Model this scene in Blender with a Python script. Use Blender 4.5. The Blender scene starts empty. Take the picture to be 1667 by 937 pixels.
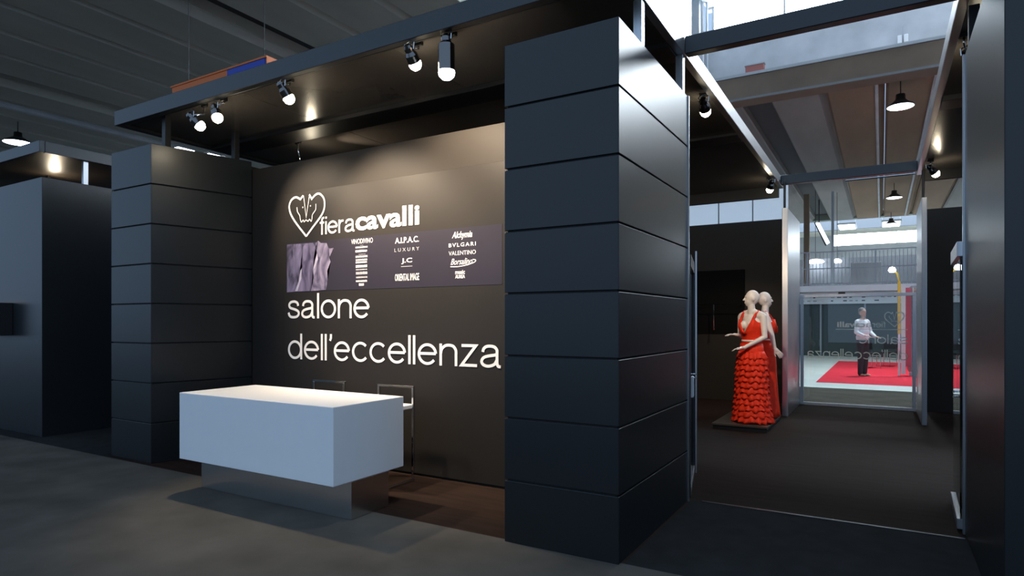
import bpy, bmesh, math, random
from mathutils import Vector, Matrix, Euler
random.seed(7)
S = bpy.context.scene
COL = S.collection
PI = math.pi

# ------------------------------------------------------------------ camera, world, exposure
cam = bpy.data.objects.new('camera', bpy.data.cameras.new('camera'))
COL.objects.link(cam)
cam.location = (0, 0, 1.42)
cam.rotation_euler = (PI / 2, 0, math.radians(30.5366))
cam.data.sensor_width = 36
cam.data.lens = 22.0201
cam.data.shift_y = 54.5 / 1667
cam.data.clip_end = 300
S.camera = cam
W = bpy.data.worlds.new('hall_daylight')
S.world = W
W.use_nodes = True
W.node_tree.nodes['Background'].inputs[0].default_value = (0.46, 0.68, 1.0, 1)
W.node_tree.nodes['Background'].inputs[1].default_value = 0.95
# daylight falling through the far roof lantern
_a = bpy.data.lights.new('far_lantern_daylight', 'AREA'); _a.shape = 'RECTANGLE'; _a.size = 18; _a.size_y = 6; _a.energy = 2600; _a.color = (0.85, 0.94, 1.0)
_o = bpy.data.objects.new('far_lantern_daylight', _a); COL.objects.link(_o); _o.location = (-2, 49.2, 9.5)
S.view_settings.view_transform = 'Standard'
S.view_settings.look = 'None'
S.view_settings.gamma = 1
S.view_settings.use_curve_mapping = False
S.view_settings.exposure = 0.0

# ------------------------------------------------------------------ materials
MATS = {}
def mat(name, col, rough=0.5, metal=0.0, spec=0.5, emit=None, es=0.0, noise=0.0, nscale=8.0, bump=0.0, coat=0.0, aniso=None):
    if name in MATS: return MATS[name]
    m = bpy.data.materials.new(name); m.use_nodes = True
    nt = m.node_tree; b = nt.nodes['Principled BSDF']
    b.inputs['Base Color'].default_value = (*col, 1)
    b.inputs['Roughness'].default_value = rough
    b.inputs['Metallic'].default_value = metal
    b.inputs['Specular IOR Level'].default_value = spec
    b.inputs['Coat Weight'].default_value = coat
    if emit:
        b.inputs['Emission Color'].default_value = (*emit, 1)
        b.inputs['Emission Strength'].default_value = es
    if noise > 0 or bump > 0:
        tc = nt.nodes.new('ShaderNodeTexCoord')
        mp = nt.nodes.new('ShaderNodeMapping')
        if aniso: mp.inputs['Scale'].default_value = aniso
        n = nt.nodes.new('ShaderNodeTexNoise')
        n.inputs['Scale'].default_value = nscale; n.inputs['Detail'].default_value = 6
        nt.links.new(tc.outputs['Object'], mp.inputs[0]); nt.links.new(mp.outputs[0], n.inputs['Vector'])
        if noise > 0:
            r = nt.nodes.new('ShaderNodeMapRange')
            r.inputs[1].default_value = 0.3; r.inputs[2].default_value = 0.7
            r.inputs[3].default_value = 1 - noise; r.inputs[4].default_value = 1 + noise
            nt.links.new(n.outputs['Fac'], r.inputs[0])
            mx = nt.nodes.new('ShaderNodeVectorMath'); mx.operation = 'SCALE'
            mx.inputs[0].default_value = col
            nt.links.new(r.outputs[0], mx.inputs['Scale']); nt.links.new(mx.outputs[0], b.inputs['Base Color'])
        if bump > 0:
            bp = nt.nodes.new('ShaderNodeBump'); bp.inputs['Strength'].default_value = bump
            bp.inputs['Distance'].default_value = 0.01
            nt.links.new(n.outputs['Fac'], bp.inputs['Height']); nt.links.new(bp.outputs[0], b.inputs['Normal'])
    MATS[name] = m
    return m
def glass_mat(name, tint, f0=0.06):
    m = bpy.data.materials.new(name); m.use_nodes = True
    nt = m.node_tree; nt.nodes.clear()
    o = nt.nodes.new('ShaderNodeOutputMaterial'); mx = nt.nodes.new('ShaderNodeMixShader')
    t = nt.nodes.new('ShaderNodeBsdfTransparent'); t.inputs[0].default_value = (*tint, 1)
    g = nt.nodes.new('ShaderNodeBsdfGlossy'); g.inputs['Roughness'].default_value = 0.0
    fr = nt.nodes.new('ShaderNodeFresnel'); fr.inputs[0].default_value = 1.5
    nt.links.new(fr.outputs[0], mx.inputs[0]); nt.links.new(t.outputs[0], mx.inputs[1]); nt.links.new(g.outputs[0], mx.inputs[2])
    nt.links.new(mx.outputs[0], o.inputs[0])
    MATS[name] = m
    return m

M_PANEL = mat('black_laminate', (0.009, 0.011, 0.012), 0.34, noise=0.08, nscale=3, spec=0.5)
M_CORE = mat('groove_black', (0.004, 0.004, 0.005), 0.7)
M_BACK = mat('matt_black_board', (0.021, 0.018, 0.0155), 0.6, spec=0.2, noise=0.06, nscale=2)
M_GRAPH = mat('graphic_film', (0.0195, 0.017, 0.0148), 0.5, spec=0.22, noise=0.05, nscale=2)
M_BAND = mat('violet_band_film', (0.023, 0.020, 0.030), 0.45, spec=0.25, noise=0.10, nscale=1.2)
M_SOFF = mat('soffit_lacquer', (0.075, 0.068, 0.062), 0.22, noise=0.08, nscale=2)
M_BEAM = mat('black_beam', (0.008, 0.008, 0.009), 0.45)
M_FASC = mat('fascia_dark_grey', (0.02, 0.023, 0.026), 0.35)
M_INK = mat('white_vinyl', (0.85, 0.83, 0.80), 0.5)
M_INKD = mat('grey_vinyl', (0.52, 0.52, 0.55), 0.5)
M_WHITE = mat('white_corian', (0.80, 0.80, 0.80), 0.28, noise=0.01)
M_CHROME = mat('polished_steel', (0.62, 0.63, 0.65), 0.08, metal=1)
M_MIRROR = mat('mirror_steel', (0.66, 0.67, 0.68), 0.25, metal=1)
M_BRUSH = mat('brushed_aluminium', (0.55, 0.56, 0.58), 0.32, metal=1, noise=0.06, nscale=6, aniso=(8, 8, 0.3))
M_CARPET = mat('charcoal_carpet', (0.084, 0.076, 0.064), 0.95, spec=0.1, noise=0.22, nscale=2.2, bump=0.25)
M_BFLOOR = mat('brown_black_floor', (0.021, 0.0125, 0.0095), 0.75, spec=0.06, noise=0.25, nscale=4, aniso=(0.5, 4, 1))
M_EFLOOR = mat('black_entry_carpet', (0.016, 0.017, 0.018), 0.9, spec=0.1, noise=0.25, nscale=6)
M_CONCF = mat('far_ceiling_concrete', (0.21, 0.205, 0.20), 0.9, spec=0.1, noise=0.12, nscale=0.8, aniso=(1, 0.25, 1))  # copy of the ceiling concrete, darkened to hold down the far bay's brightness
M_CONC = mat('ceiling_concrete', (0.50, 0.50, 0.45), 0.9, spec=0.1, noise=0.12, nscale=0.8, aniso=(1, 0.25, 1))
M_CONC2 = mat('ceiling_concrete_warm_lit_brown', (0.20, 0.145, 0.105), 0.9, spec=0.1, noise=0.12, nscale=0.8, aniso=(1, 0.25, 1))  # warm lamp light on the far ceiling ribs is put into this brown
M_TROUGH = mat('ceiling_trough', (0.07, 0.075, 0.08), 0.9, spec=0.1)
M_LCONC = mat('pale_concrete', (0.42, 0.44, 0.47), 0.85, spec=0.2, noise=0.15, nscale=1.2)
M_SKY = mat('lantern_glazing', (0.8, 0.85, 0.9), 0.4, emit=(0.82, 0.92, 1.0), es=24.0)
M_SKY3 = mat('added_near_glazing', (0.8, 0.85, 0.9), 0.4, emit=(0.62, 0.80, 1.0), es=2.6)
M_SKY5 = mat('far_glazing', (0.8, 0.85, 0.9), 0.4, emit=(0.85, 0.94, 1.0), es=7.0)
M_SKY2 = mat('low_glazing', (0.7, 0.75, 0.7), 0.4, emit=(0.85, 0.95, 0.85), es=0.9)
M_LAMPC = mat('cool_lamp_glow', (1, 1, 1), 0.4, emit=(0.88, 0.95, 1.0), es=14)
M_TUBE = mat('fluorescent_glow', (1, 1, 1), 0.4, emit=(0.80, 0.90, 1.0), es=5)
M_LAMPW = mat('halogen_glow', (1, 1, 1), 0.3, emit=(1.0, 0.86, 0.62), es=60)
M_LAMPB = mat('metal_halide_glow', (1, 1, 1), 0.3, emit=(0.86, 0.95, 1.0), es=30)
M_SPOT = mat('dark_chrome', (0.16, 0.15, 0.145), 0.14, metal=1)
M_BLACK = mat('black_plastic', (0.012, 0.012, 0.013), 0.4)
M_DARKM = mat('dark_metal', (0.10, 0.105, 0.11), 0.35, metal=1)
M_GLASS = glass_mat('clear_glass', (0.90, 0.94, 0.93))
M_SKIN = mat('mannequin_gloss', (0.82, 0.74, 0.68), 0.35)
M_RED = mat('red_chiffon', (0.85, 0.04, 0.012), 0.6, spec=0.2, noise=0.12, nscale=20)
M_ORANGE = mat('orange_sign', (0.75, 0.17, 0.03), 0.5)
M_BLUE = mat('blue_sign', (0.03, 0.07, 0.45), 0.5)
M_REDC = mat('red_carpet', (0.85, 0.05, 0.08), 0.9, spec=0.1, noise=0.08, nscale=3)
M_HFLOOR = mat('pale_hall_floor', (0.74, 0.78, 0.75), 0.5, noise=0.08, nscale=1)
M_GREY = mat('grey_paint', (0.30, 0.32, 0.34), 0.6)
M_DGREEN = mat('dark_green_glass_front', (0.035, 0.055, 0.055), 0.3)
M_WPAINT = mat('white_paint', (0.72, 0.74, 0.76), 0.6)
M_YELLOW = mat('yellow_paint', (0.75, 0.48, 0.04), 0.5)
M_PINK = mat('pink_banner', (0.50, 0.10, 0.14), 0.6)
M_WOOD = mat('brown_wood', (0.22, 0.09, 0.03), 0.5, noise=0.2, nscale=5)
M_SHIRT = mat('pale_shirt', (0.8, 0.8, 0.81), 0.8)
M_TROUS = mat('dark_trousers', (0.03, 0.03, 0.035), 0.8)
M_PSKIN = mat('skin', (0.55, 0.34, 0.25), 0.55)
M_HAIR = mat('grey_hair', (0.22, 0.2, 0.19), 0.7)
M_RAILM = mat('rail_grey', (0.32, 0.36, 0.40), 0.5)

# ------------------------------------------------------------------ object helpers
def tag(o, label=None, cat=None, group=None, kind=None):
    if label: o['label'] = label
    if cat: o['category'] = cat
    if group: o['group'] = group
    if kind: o['kind'] = kind
    return o
def empty(name, loc, label=None, cat=None, group=None, rz=0.0):
    o = bpy.data.objects.new(name, None); COL.objects.link(o)
    o.empty_display_size = 0.1
    o.location = loc; o.rotation_euler = (0, 0, rz)
    return tag(o, label, cat, group)
def link_mesh(name, me, m, parent=None, origin=(0, 0, 0), local=False):
    o = bpy.data.objects.new(name, me); COL.objects.link(o)
    if m and not me.materials: me.materials.append(m)
    loc = Vector(origin)
    if parent is not None:
        o.parent = parent
        if not local:
            w = Vector((0, 0, 0)); p = parent
            while p is not None: w += p.location; p = p.parent
            loc = loc - w
        elif parent.parent is not None: loc = loc - parent.location
    o.location = loc
    return o
class MB:
    """collects shapes into one mesh"""
    def __init__(s): s.bm = bmesh.new()
    def box(s, x, y, z, bev=0.0, rot=None):
        c = Vector(((x[0]+x[1])/2, (y[0]+y[1])/2, (z[0]+z[1])/2))
        M = Matrix.Translation(c)
        if rot: M = M @ Euler(rot).to_matrix().to_4x4()
        M = M @ Matrix.Diagonal((abs(x[1]-x[0]), abs(y[1]-y[0]), abs(z[1]-z[0]), 1))
        r = bmesh.ops.create_cube(s.bm, size=1, matrix=M)
        if bev > 0:
            es = list({e for v in r['verts'] for e in v.link_edges})
            bmesh.ops.bevel(s.bm, geom=es, offset=bev, segments=1, affect='EDGES')
        return s
    def prism(s, pts, d0, d1, axis='z'):
        """polygon pts extruded along an axis: z -> (x,y), y -> (x,z), x -> (y,z)"""
        f = {'z': lambda p, d: (p[0], p[1], d), 'y': lambda p, d: (p[0], d, p[1]), 'x': lambda p, d: (d, p[0], p[1])}[axis]
        a = [s.bm.verts.new(f(p, d0)) for p in pts]; b = [s.bm.verts.new(f(p, d1)) for p in pts]
        n = len(pts)
        s.bm.faces.new(a); s.bm.faces.new(b[::-1])
        for i in range(n): s.bm.faces.new((a[i], b[i], b[(i+1) % n], a[(i+1) % n]))
        return s
    def tube(s, path, r, n=8, cap=True):
        P = [Vector(p) for p in path]; rings = []
        R = r if isinstance(r, (list, tuple)) else [r]*len(P)
        up = None
        for i, p in enumerate(P):
            t = (P[min(i+1, len(P)-1)] - P[max(i-1, 0)]).normalized()
            if up is None: up = Vector((0, 0, 1)) if abs(t.z) < 0.9 else Vector((1, 0, 0))
            u = t.cross(up).normalized(); v = t.cross(u).normalized(); up = -v if (-v).dot(up) > 0 else v
            u = t.cross(up).normalized(); v = u.cross(t).normalized()
            rings.append([s.bm.verts.new(p + R[i]*(math.cos(2*PI*k/n)*u + math.sin(2*PI*k/n)*v)) for k in range(n)])
        for a, b in zip(rings, rings[1:]):
            for k in range(n): s.bm.faces.new((a[k], a[(k+1) % n], b[(k+1) % n], b[k]))
        if cap: s.bm.faces.new(rings[0][::-1]); s.bm.faces.new(rings[-1])
        return s
    def lathe(s, prof, o=(0, 0, 0), d=(0, 0, 1), n=20):
        """prof: (r, h) along direction d"""
        d = Vector(d).normalized(); u = d.orthogonal().normalized(); v = d.cross(u); o = Vector(o); rings = []
        for r, h in prof:
            if r < 1e-6: rings.append([s.bm.verts.new(o + d*h)])
            else: rings.append([s.bm.verts.new(o + d*h + r*(math.cos(2*PI*k/n)*u + math.sin(2*PI*k/n)*v)) for k in range(n)])
        for a, b in zip(rings, rings[1:]):
            for k in range(n):
                q = [a[k % len(a)], a[(k+1) % len(a)], b[(k+1) % len(b)], b[k % len(b)]]
                q2 = []
                for x in q:
                    if x not in q2: q2.append(x)
                if len(q2) > 2: s.bm.faces.new(q2)
        return s
    def quads(s, verts, faces):
        vs = [s.bm.verts.new(v) for v in verts]
        for f in faces: s.bm.faces.new([vs[i] for i in f])
        return s
    def build(s, name, m, parent=None, smooth=False, local=False, keep=False, nrm=True):
        if nrm: bmesh.ops.recalc_face_normals(s.bm, faces=s.bm.faces[:])
        vs = s.bm.verts
        if keep: org = Vector((0, 0, 0))
        else:
            mn = [min(v.co[i] for v in vs) for i in range(3)]; mx = [max(v.co[i] for v in vs) for i in range(3)]
            org = Vector(((mn[0]+mx[0])/2, (mn[1]+mx[1])/2, mn[2]))
            for v in vs: v.co -= org
        me = bpy.data.meshes.new(name); s.bm.to_mesh(me); s.bm.free()
        if smooth:
            for p in me.polygons: p.use_smooth = True
        return link_mesh(name, me, m, parent, org, local)
def box(name, x, y, z, m, parent=None, bev=0.0, local=False): return MB().box(x, y, z, bev).build(name, m, parent, local=local)
def struct(o, label=None):
    o['kind'] = 'structure'
    if label: o['label'] = label
    return o
def copy_thing(root, loc, label, rz=None):
    r = root.copy(); COL.objects.link(r); r.location = loc; r['label'] = label
    if rz is not None: r.rotation_euler = (0, 0, rz)
    for ch in list(root.children):
        c = ch.copy(); COL.objects.link(c); c.parent = r
        for g in list(ch.children):
            d = g.copy(); COL.objects.link(d); d.parent = c
    return r

# ------------------------------------------------------------------ floors
struct(box('floor', (-60, 30), (-25, 70), (-0.30, -0.02), M_CARPET), 'dark grey carpeted hall floor')
f1 = struct(box('floor_front', (-40, 14), (-12, 3.5), (-0.02, 0.0), M_CARPET), 'worn dark grey carpet in front of the stand')
f2 = struct(box('floor_stand', (-7.02, -1.30), (3.5, 12.0), (-0.02, 0.0), M_BFLOOR), 'brown black floor of the stand')
f3 = struct(box('floor_entry', (-1.30, 0.48), (3.5, 5.02), (-0.02, 0.001), M_EFLOOR), 'black carpet strip at the entrance')
f4 = struct(box('floor_passage', (-1.30, 0.48), (5.02, 12.0), (-0.02, 0.0), M_BFLOOR), 'brown black floor of the passage')
f5 = struct(box('floor_right', (0.48, 9), (3.5, 12.0), (-0.02, 0.0), M_BFLOOR), 'brown black floor beyond the right wall')
f6 = struct(box('floor_neighbour', (-16, -7.02), (3.5, 12.0), (-0.02, 0.0), M_EFLOOR), 'black floor of the neighbouring stand')
f7 = struct(box('floor_aisle', (-30, 20), (12.0, 15.0), (-0.02, 0.0), M_CARPET), 'grey carpet strip behind the glass door')
f8 = struct(box('floor_far', (-30, 20), (15.0, 60.0), (-0.02, 0.0), M_HFLOOR), 'pale polished hall floor beyond the glass')
trim = struct(box('trim_1', (-1.22, 0.47), (5.005, 5.03), (0.0, 0.006), M_DARKM), 'thin metal strip across the entrance floor')

# ------------------------------------------------------------------ hall ceiling
ceil_near = struct(empty('ceiling', (-10, 7, 8.0)), 'ribbed concrete hall ceiling above the stands')
ceil_far = struct(empty('ceiling_far', (-2, 32, 8.0)), 'ribbed concrete hall ceiling beyond the roof lantern')
def slab_profile(w, kind):
    h = w/2
    if kind == 0: return [(-h, 0.5), (-h, 0.10), (-h+0.07, 0.0), (h-0.16, 0.0), (h-0.05, 0.16), (h, 0.18), (h, 0.5)]
    return [(-h, 0.7), (-h, 0.42), (h, 0.42), (h, 0.7)]
def slab_mesh(name, w, y0, y1, kind):
    mb = MB().prism(slab_profile(w, kind), y0, y1, 'y')
    bmesh.ops.recalc_face_normals(mb.bm, faces=mb.bm.faces[:])
    me = bpy.data.meshes.new(name); mb.bm.to_mesh(me); mb.bm.free(); return me
def ceiling_bay(parent, y0, y1, x_from, x_to, mats, off=0.0, grey=None):
    y0 -= parent.location.y; y1 -= parent.location.y
    m0 = slab_mesh('slab', 1.48, y0, y1, 0); m0.materials.append(mats[0])
    m2 = slab_mesh('slab_brown', 1.48, y0, y1, 0); m2.materials.append(mats[1])
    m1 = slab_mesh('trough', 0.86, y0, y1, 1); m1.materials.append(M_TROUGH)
    x = -20.6 - 8.36*4 + off; k = 0
    while x < x_to:
        if x > x_from:
            o = link_mesh('ceiling_trough', m1, None, parent, (x - parent.location.x, 0, 0), local=True)
        for j in range(5):
            xs = x + 0.43 + 0.75 + 1.5*j
            if x_from < xs < x_to:
                o = link_mesh('ceiling_slab', m0 if (grey is None or j in grey) else m2, None, parent, (xs - parent.location.x, 0, 0), local=True)
        x += 8.36; k += 1
ceiling_bay(ceil_near, 0.6, 18.8, -46, -7.0, (M_CONC, M_CONC))
ceiling_bay(ceil_near, 0.6, 8.0, -7.0, -4.2, (M_CONC, M_CONC))
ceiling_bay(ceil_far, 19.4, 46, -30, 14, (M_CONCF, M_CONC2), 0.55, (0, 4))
for xx in (-0.12, 1.25):
    struct(MB().tube([(xx, 19.5, 7.93), (xx, 45.5, 7.93)], 0.045).build('trim_%d' % (8 if xx < 0 else 9), M_LCONC), 'pale conduit running along the far hall ceiling, %s' % ('left' if xx < 0 else 'right'))
struct(box('trim_10', (-30, 16), (18.74, 18.8), (7.74, 7.80), mat('conduit_grey', (0.12, 0.125, 0.13), 0.6)), 'grey conduit under the brown edge beam')
# roof lantern between the two bays: edge beams, wall, glazing, roof
struct(box('trim_2', (-30, 16), (18.8, 19.4), (7.75, 8.42), mat('edge_beam_brown', (0.13, 0.095, 0.07), 0.9, noise=0.15, nscale=1)), 'brown concrete edge beam under the roof lantern')
struct(box('trim_3', (-7.0, 16), (8.0, 8.3), (7.9, 8.5), M_CONC), 'near concrete edge beam of the roof lantern')
struct(box('trim_4', (-7.0, 16), (18.75, 19.0), (8.42, 8.50), M_GREY), 'pale ledge along the roof lantern')
struct(box('wall_lantern', (-7.0, 1.6), (19.4, 19.7), (8.42, 9.95), M_LCONC), 'blue lit concrete wall of the roof lantern')
struct(box('ceiling_lantern', (-4.6, 16), (8.0, 19.8), (10.95, 11.1), M_LCONC), 'roof of the lantern')
struct(box('ceiling_lantern_tall', (-7.0, -4.6), (8.0, 19.8), (12.8, 12.95), M_LCONC), 'higher roof of the lantern on the left')
w1 = struct(empty('window_1', (0, 19.5, 9.95)), 'long bright glazing strip of the roof lantern')
for i in range(10):
    x0 = -4.4 + i*2.0
    box('pane', (x0+0.03, x0+1.97), (19.5, 19.54), (9.97 if x0 < 1.5 else 8.52, 10.93), M_SKY, w1)  # right-hand panes, out of view, drop lower to brighten the pillar's reflection
    box('mullion', (x0-0.03, x0+0.03), (19.45, 19.55), (9.95, 10.95), M_GREY, w1)
w2 = struct(empty('window_2', (-6.9, 19.5, 9.95)), 'tall bright glazing of the roof lantern on the left')
for i in range(1):
    x0 = -6.8 + i*2.0
    box('pane', (x0+0.03, x0+1.97), (19.5, 19.54), (9.97, 12.78), M_SKY, w2)
    box('mullion', (x0-0.03, x0+0.03), (19.45, 19.55), (9.95, 12.8), M_GREY, w2)
w3 = struct(empty('window_3', (0, 8.1, 8.5)), 'unseen near side glazing of the roof lantern, added to light its wall')
for i in range(12):
    x0 = -9 + i*2.0
    box('pane', (x0+0.03, x0+1.97), (8.1, 8.14), (8.52, 10.93), M_SKY3, w3)  # glowing panes out of view, added to light the lantern's far wall
w4 = struct(empty('window_4', (0.4, 19.35, 8.5)), 'low pale window strip along the ledge')
for i in range(3):
    box('pane', (-0.62+i*0.70, -0.62+i*0.70+0.64), (19.36, 19.39), (8.50, 8.66), M_SKY2, w4)
lv = struct(empty('trim_5', (1, 19.3, 10.6)), 'grey louvre rails below the lantern roof')
for k in range(3): box('louvre', (-4.5, 1.5), (18.2-0.6*k, 18.28-0.6*k), (10.86, 10.94), M_RAILM, lv)
# hall column at the lantern
c = empty('hall_column', (-4.75, 19.1, 8.5), 'pale steel hall column beside the bright roof glazing', 'column')
box('post', (-4.95, -4.72), (19.05, 19.3), (8.5, 12.8), M_GREY, c, 0.01)
MB().tube([(-4.62, 19.05, 8.5), (-4.62, 19.05, 12.8)], 0.05).build('pipe', M_LCONC, c)
MB().tube([(-4.50, 19.1, 8.5), (-4.50, 19.1, 12.8)], 0.035).build('pipe', M_RAILM, c)
o = empty('service_box', (-3.1, 19.02, 8.5), 'small dull red box on the concrete ledge under the roof glazing', 'box')
box('housing', (-3.36, -2.86), (18.85, 19.02), (8.5, 8.72), mat('dull_red', (0.30, 0.10, 0.085), 0.6), o, 0.01)
box('lid', (-3.38, -2.84), (18.84, 19.03), (8.72, 8.75), M_GREY, o)
o = empty('wall_fixture', (0.48, 19.38, 8.55), 'white box fixture on a thin conduit on the lantern wall', 'fixture')
box('conduit', (0.47, 0.49), (19.36, 19.38), (8.5, 9.15), M_RAILM, o)
box('box_body', (0.36, 0.46), (19.3, 19.38), (8.72, 8.92), M_WPAINT, o, 0.008)
box('box_body', (0.50, 0.60), (19.3, 19.38), (8.72, 8.92), M_WPAINT, o, 0.008)
# far lantern, greenish beam, end wall
struct(box('trim_6', (-30, 20), (45.6, 46.2), (8.02, 8.4), mat('green_grey_beam', (0.20, 0.22, 0.19), 0.8)), 'grey green beam across the far ceiling')
struct(box('wall_far_lantern', (-30, 20), (52.2, 52.5), (8.2, 10.2), mat('far_lantern_wall', (0.10, 0.12, 0.15), 0.8)), 'pale wall above the far roof lantern')
w5 = struct(empty('window_5', (0, 52.0, 7.2)), 'long bright glazing strip at the far end of the hall')
for i in range(8):
    box('pane', (-3.05+i*2.0, -3.05+i*2.0+1.97), (52.0, 52.05), (7.0, 7.8), M_SKY5, w5)
w6 = struct(empty('window_6', (-9, 30, 4.9)), 'pale blue translucent window band on the left behind the rear wall')
for i in range(7):
    box('pane', (-14.0+i*1.5, -14.0+i*1.5+1.45), (30.0, 30.05), (4.9, 7.9), mat('translucent_pane', (0.6, 0.7, 0.8), 0.5, emit=(0.62, 0.80, 1.0), es=0.45), w6)
    box('mullion', (-14.05+i*1.5, -14.0+i*1.5), (29.97, 30.06), (4.9, 7.9), M_GREY, w6)
struct(box('wall_end', (-45, 25), (58, 58.3), (0, 8.5), M_GREY), 'grey end wall of the hall')
struct(box('ceiling_end', (-30, 20), (52.5, 58), (8.5, 8.7), M_CONC), 'ceiling strip at the hall end')
struct(box('wall_hall_left', (-46.3, -46), (-2, 58), (0, 8.5), M_GREY), 'grey left wall of the hall')
struct(box('wall_hall_right', (16, 16.3), (19.8, 58), (0, 8.5), M_GREY), 'grey right wall of the hall')
for i, (x, y, lab) in enumerate([(-2.0, 47.9, 'left bright roof light panel near the far hall end'), (0.55, 47.9, 'right bright roof light panel near the far hall end')]):
    o = empty('roof_light', (x, y, 7.77), lab, 'roof light', 'bright roof light panels at the far end')
    box('frame', (x-0.55, x+0.55), (y-1.3, y+1.3), (7.80, 7.9), M_GREY, o)
    for dx in (-0.5, 0.5): box('hanger', (x+dx-0.02, x+dx+0.02), (y-0.02, y+0.02), (7.9, 8.6), M_GREY, o)
    box('panel', (x-0.48, x+0.48), (y-1.2, y+1.2), (7.77, 7.80), M_TUBE, o)
# hi-bay lamps
def highbay(loc, label, r=0.34, power=2500):
    x, y, z = loc
    o = empty('high_bay_lamp', loc, label, 'lamp', 'round hall lamps hanging from the concrete ceiling')
    hs = MB().lathe([(0, 0.34), (0.11, 0.34), (0.12, 0.20), (r*0.55, 0.14), (r, 0.02), (r, 0.0), (r-0.02, 0.0)], loc).build('housing', M_DARKM, o, smooth=True)
    MB().lathe([(0, -0.03), (r*0.7, -0.02), (r-0.02, 0.0), (r-0.02, 0.012), (0, 0.012)], loc).build('diffuser', M_LAMPC, hs, smooth=True)
    la = bpy.data.lights.new('high_bay_beam', 'SPOT'); la.energy = power; la.color = (0.88, 0.95, 1.0); la.spot_size = math.radians(130); la.spot_blend = 0.6; la.shadow_soft_size = r*0.8
    lo = bpy.data.objects.new('beam', la); COL.objects.link(lo); lo.parent = o; lo.location = (0, 0, -0.06)
    MB().tube([(x, y, z+0.34), (x, y, 7.998)], 0.015, 6).build('rod', M_BLACK, o)
highbay((0.45, 20.2, 7.3), 'largest round hall lamp above the passage, nearest of the row')
highbay((0.52, 34.9, 7.3), 'second round hall lamp above the passage, behind the nearest', power=900)
highbay((0.5, 44.2, 7.3), 'farthest round hall lamp above the passage, over the bright strip', power=500)
highbay((-24.5, 9.5, 7.3), 'round hall lamp at the far left above the neighbouring stand', 0.42, 500)
# batten lights seen over the left pillar
BATT = [((-19.48, 12.1), 'long white batten light seen above the left clad pillar', 0.55), ((-19.33, 13.0), 'short white batten light right of the long one above the left pillar', 0.4),
        ((-19.30, 13.45), 'smallest white batten light above the right end of the left pillar', 0.2), ((-24.9, 8.7), 'white batten light at the left photo edge beside the round lamp', 0.5)]
for (x, y), lab, L in BATT:
    o = empty('batten_light', (x, y, 7.0), lab, 'light', 'white batten lights on the left hall ceiling')
    box('housing', (x-0.14, x+0.14), (y-L/2-0.03, y+L/2+0.03), (7.0, 7.06), M_GREY, o)
    box('tube_panel', (x-0.12, x+0.12), (y-L/2, y+L/2), (6.97, 7.0), M_LAMPC, o)
    MB().tube([(x, y, 7.06), (x, y, 8.05)], 0.012, 6).build('rod', M_GREY, o)
# hall truss pipe at the left
struct(MB().tube([(-21.6, 2, 7.6), (-21.6, 13.4, 7.6)], 0.09).build('trim_7', M_LCONC), 'pale pipe along the left hall ceiling')

# ------------------------------------------------------------------ clad pillars
HP, NP = 3.2, 8
PH = HP/NP
def clad_pillar(name, poly, sides, label):
    """poly: plan corners (x,y) anticlockwise; sides: indices of edges that carry panels"""
    cx = sum(p[0] for p in poly)/len(poly); cy = sum(p[1] for p in poly)/len(poly)
    t = empty(name, (cx, cy, 0), label, 'pillar', 'black clad pillars of the stand')
    g = 0.012
    n = len(poly)
    # inner core, inset
    core = []
    for i, p in enumerate(poly):
        d = Vector((cx - p[0], cy - p[1])); core.append((p[0] + math.copysign(0.016, d.x), p[1] + math.copysign(0.016, d.y)))
    MB().prism(core, 0.0, HP-0.004).build('core', M_CORE, t)
    for k in range(NP):
        z0, z1 = k*PH + (0.0 if k == 0 else g/2), (k+1)*PH - (0 if k == NP-1 else g/2)
        for i in sides:
            a, b = Vector(poly[i]), Vector(poly[(i+1) % n])
            dr = (b-a).normalized(); nr = Vector((dr.y, -dr.x))     # outward for anticlockwise
            th = 0.018
            q = [a + dr*0.0005, b - dr*0.0005, b - dr*0.018 - nr*th, a + dr*0.018 - nr*th]
            mb = MB().prism([(v.x, v.y) for v in q], z0, z1)
            bmesh.ops.bevel(mb.bm, geom=[e for e in mb.bm.edges if all((Vector((v.co.x, v.co.y)) - a).dot(nr) > -1e-4 for v in e.verts)], offset=0.0025, segments=1, affect='EDGES')
            mb.build('cladding_panel', M_PANEL, t)
    return t
p1 = clad_pillar('clad_pillar', [(-2.10, 3.465), (-1.32, 3.465), (-1.32, 4.98), (-2.10, 4.98)], (0, 1, 3), 'large black clad pillar with grooves right of the lettered wall')
p2 = clad_pillar('clad_pillar', [(-7.03, 3.56), (-6.29, 3.56), (-6.045, 4.54), (-7.03, 4.54)], (0, 1, 3), 'black clad pillar left of the white reception desk')
MB().box((-1.321, -1.309), (4.965, 4.985), (0, 3.2)).build('edge_strip', M_BRUSH, p1)['label'] = 'bright metal edge strip'

# back wall with graphic
bw = struct(MB().box((-6.05, -2.10), (4.55, 4.66), (0, 3.11)).build('wall_back', M_BACK), 'black back wall of the reception niche')
struct(box('wall_pillar_left', (-7.0, -6.06), (4.55, 11.8), (0, 3.15), M_BACK), 'black side wall behind the left pillar')

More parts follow.
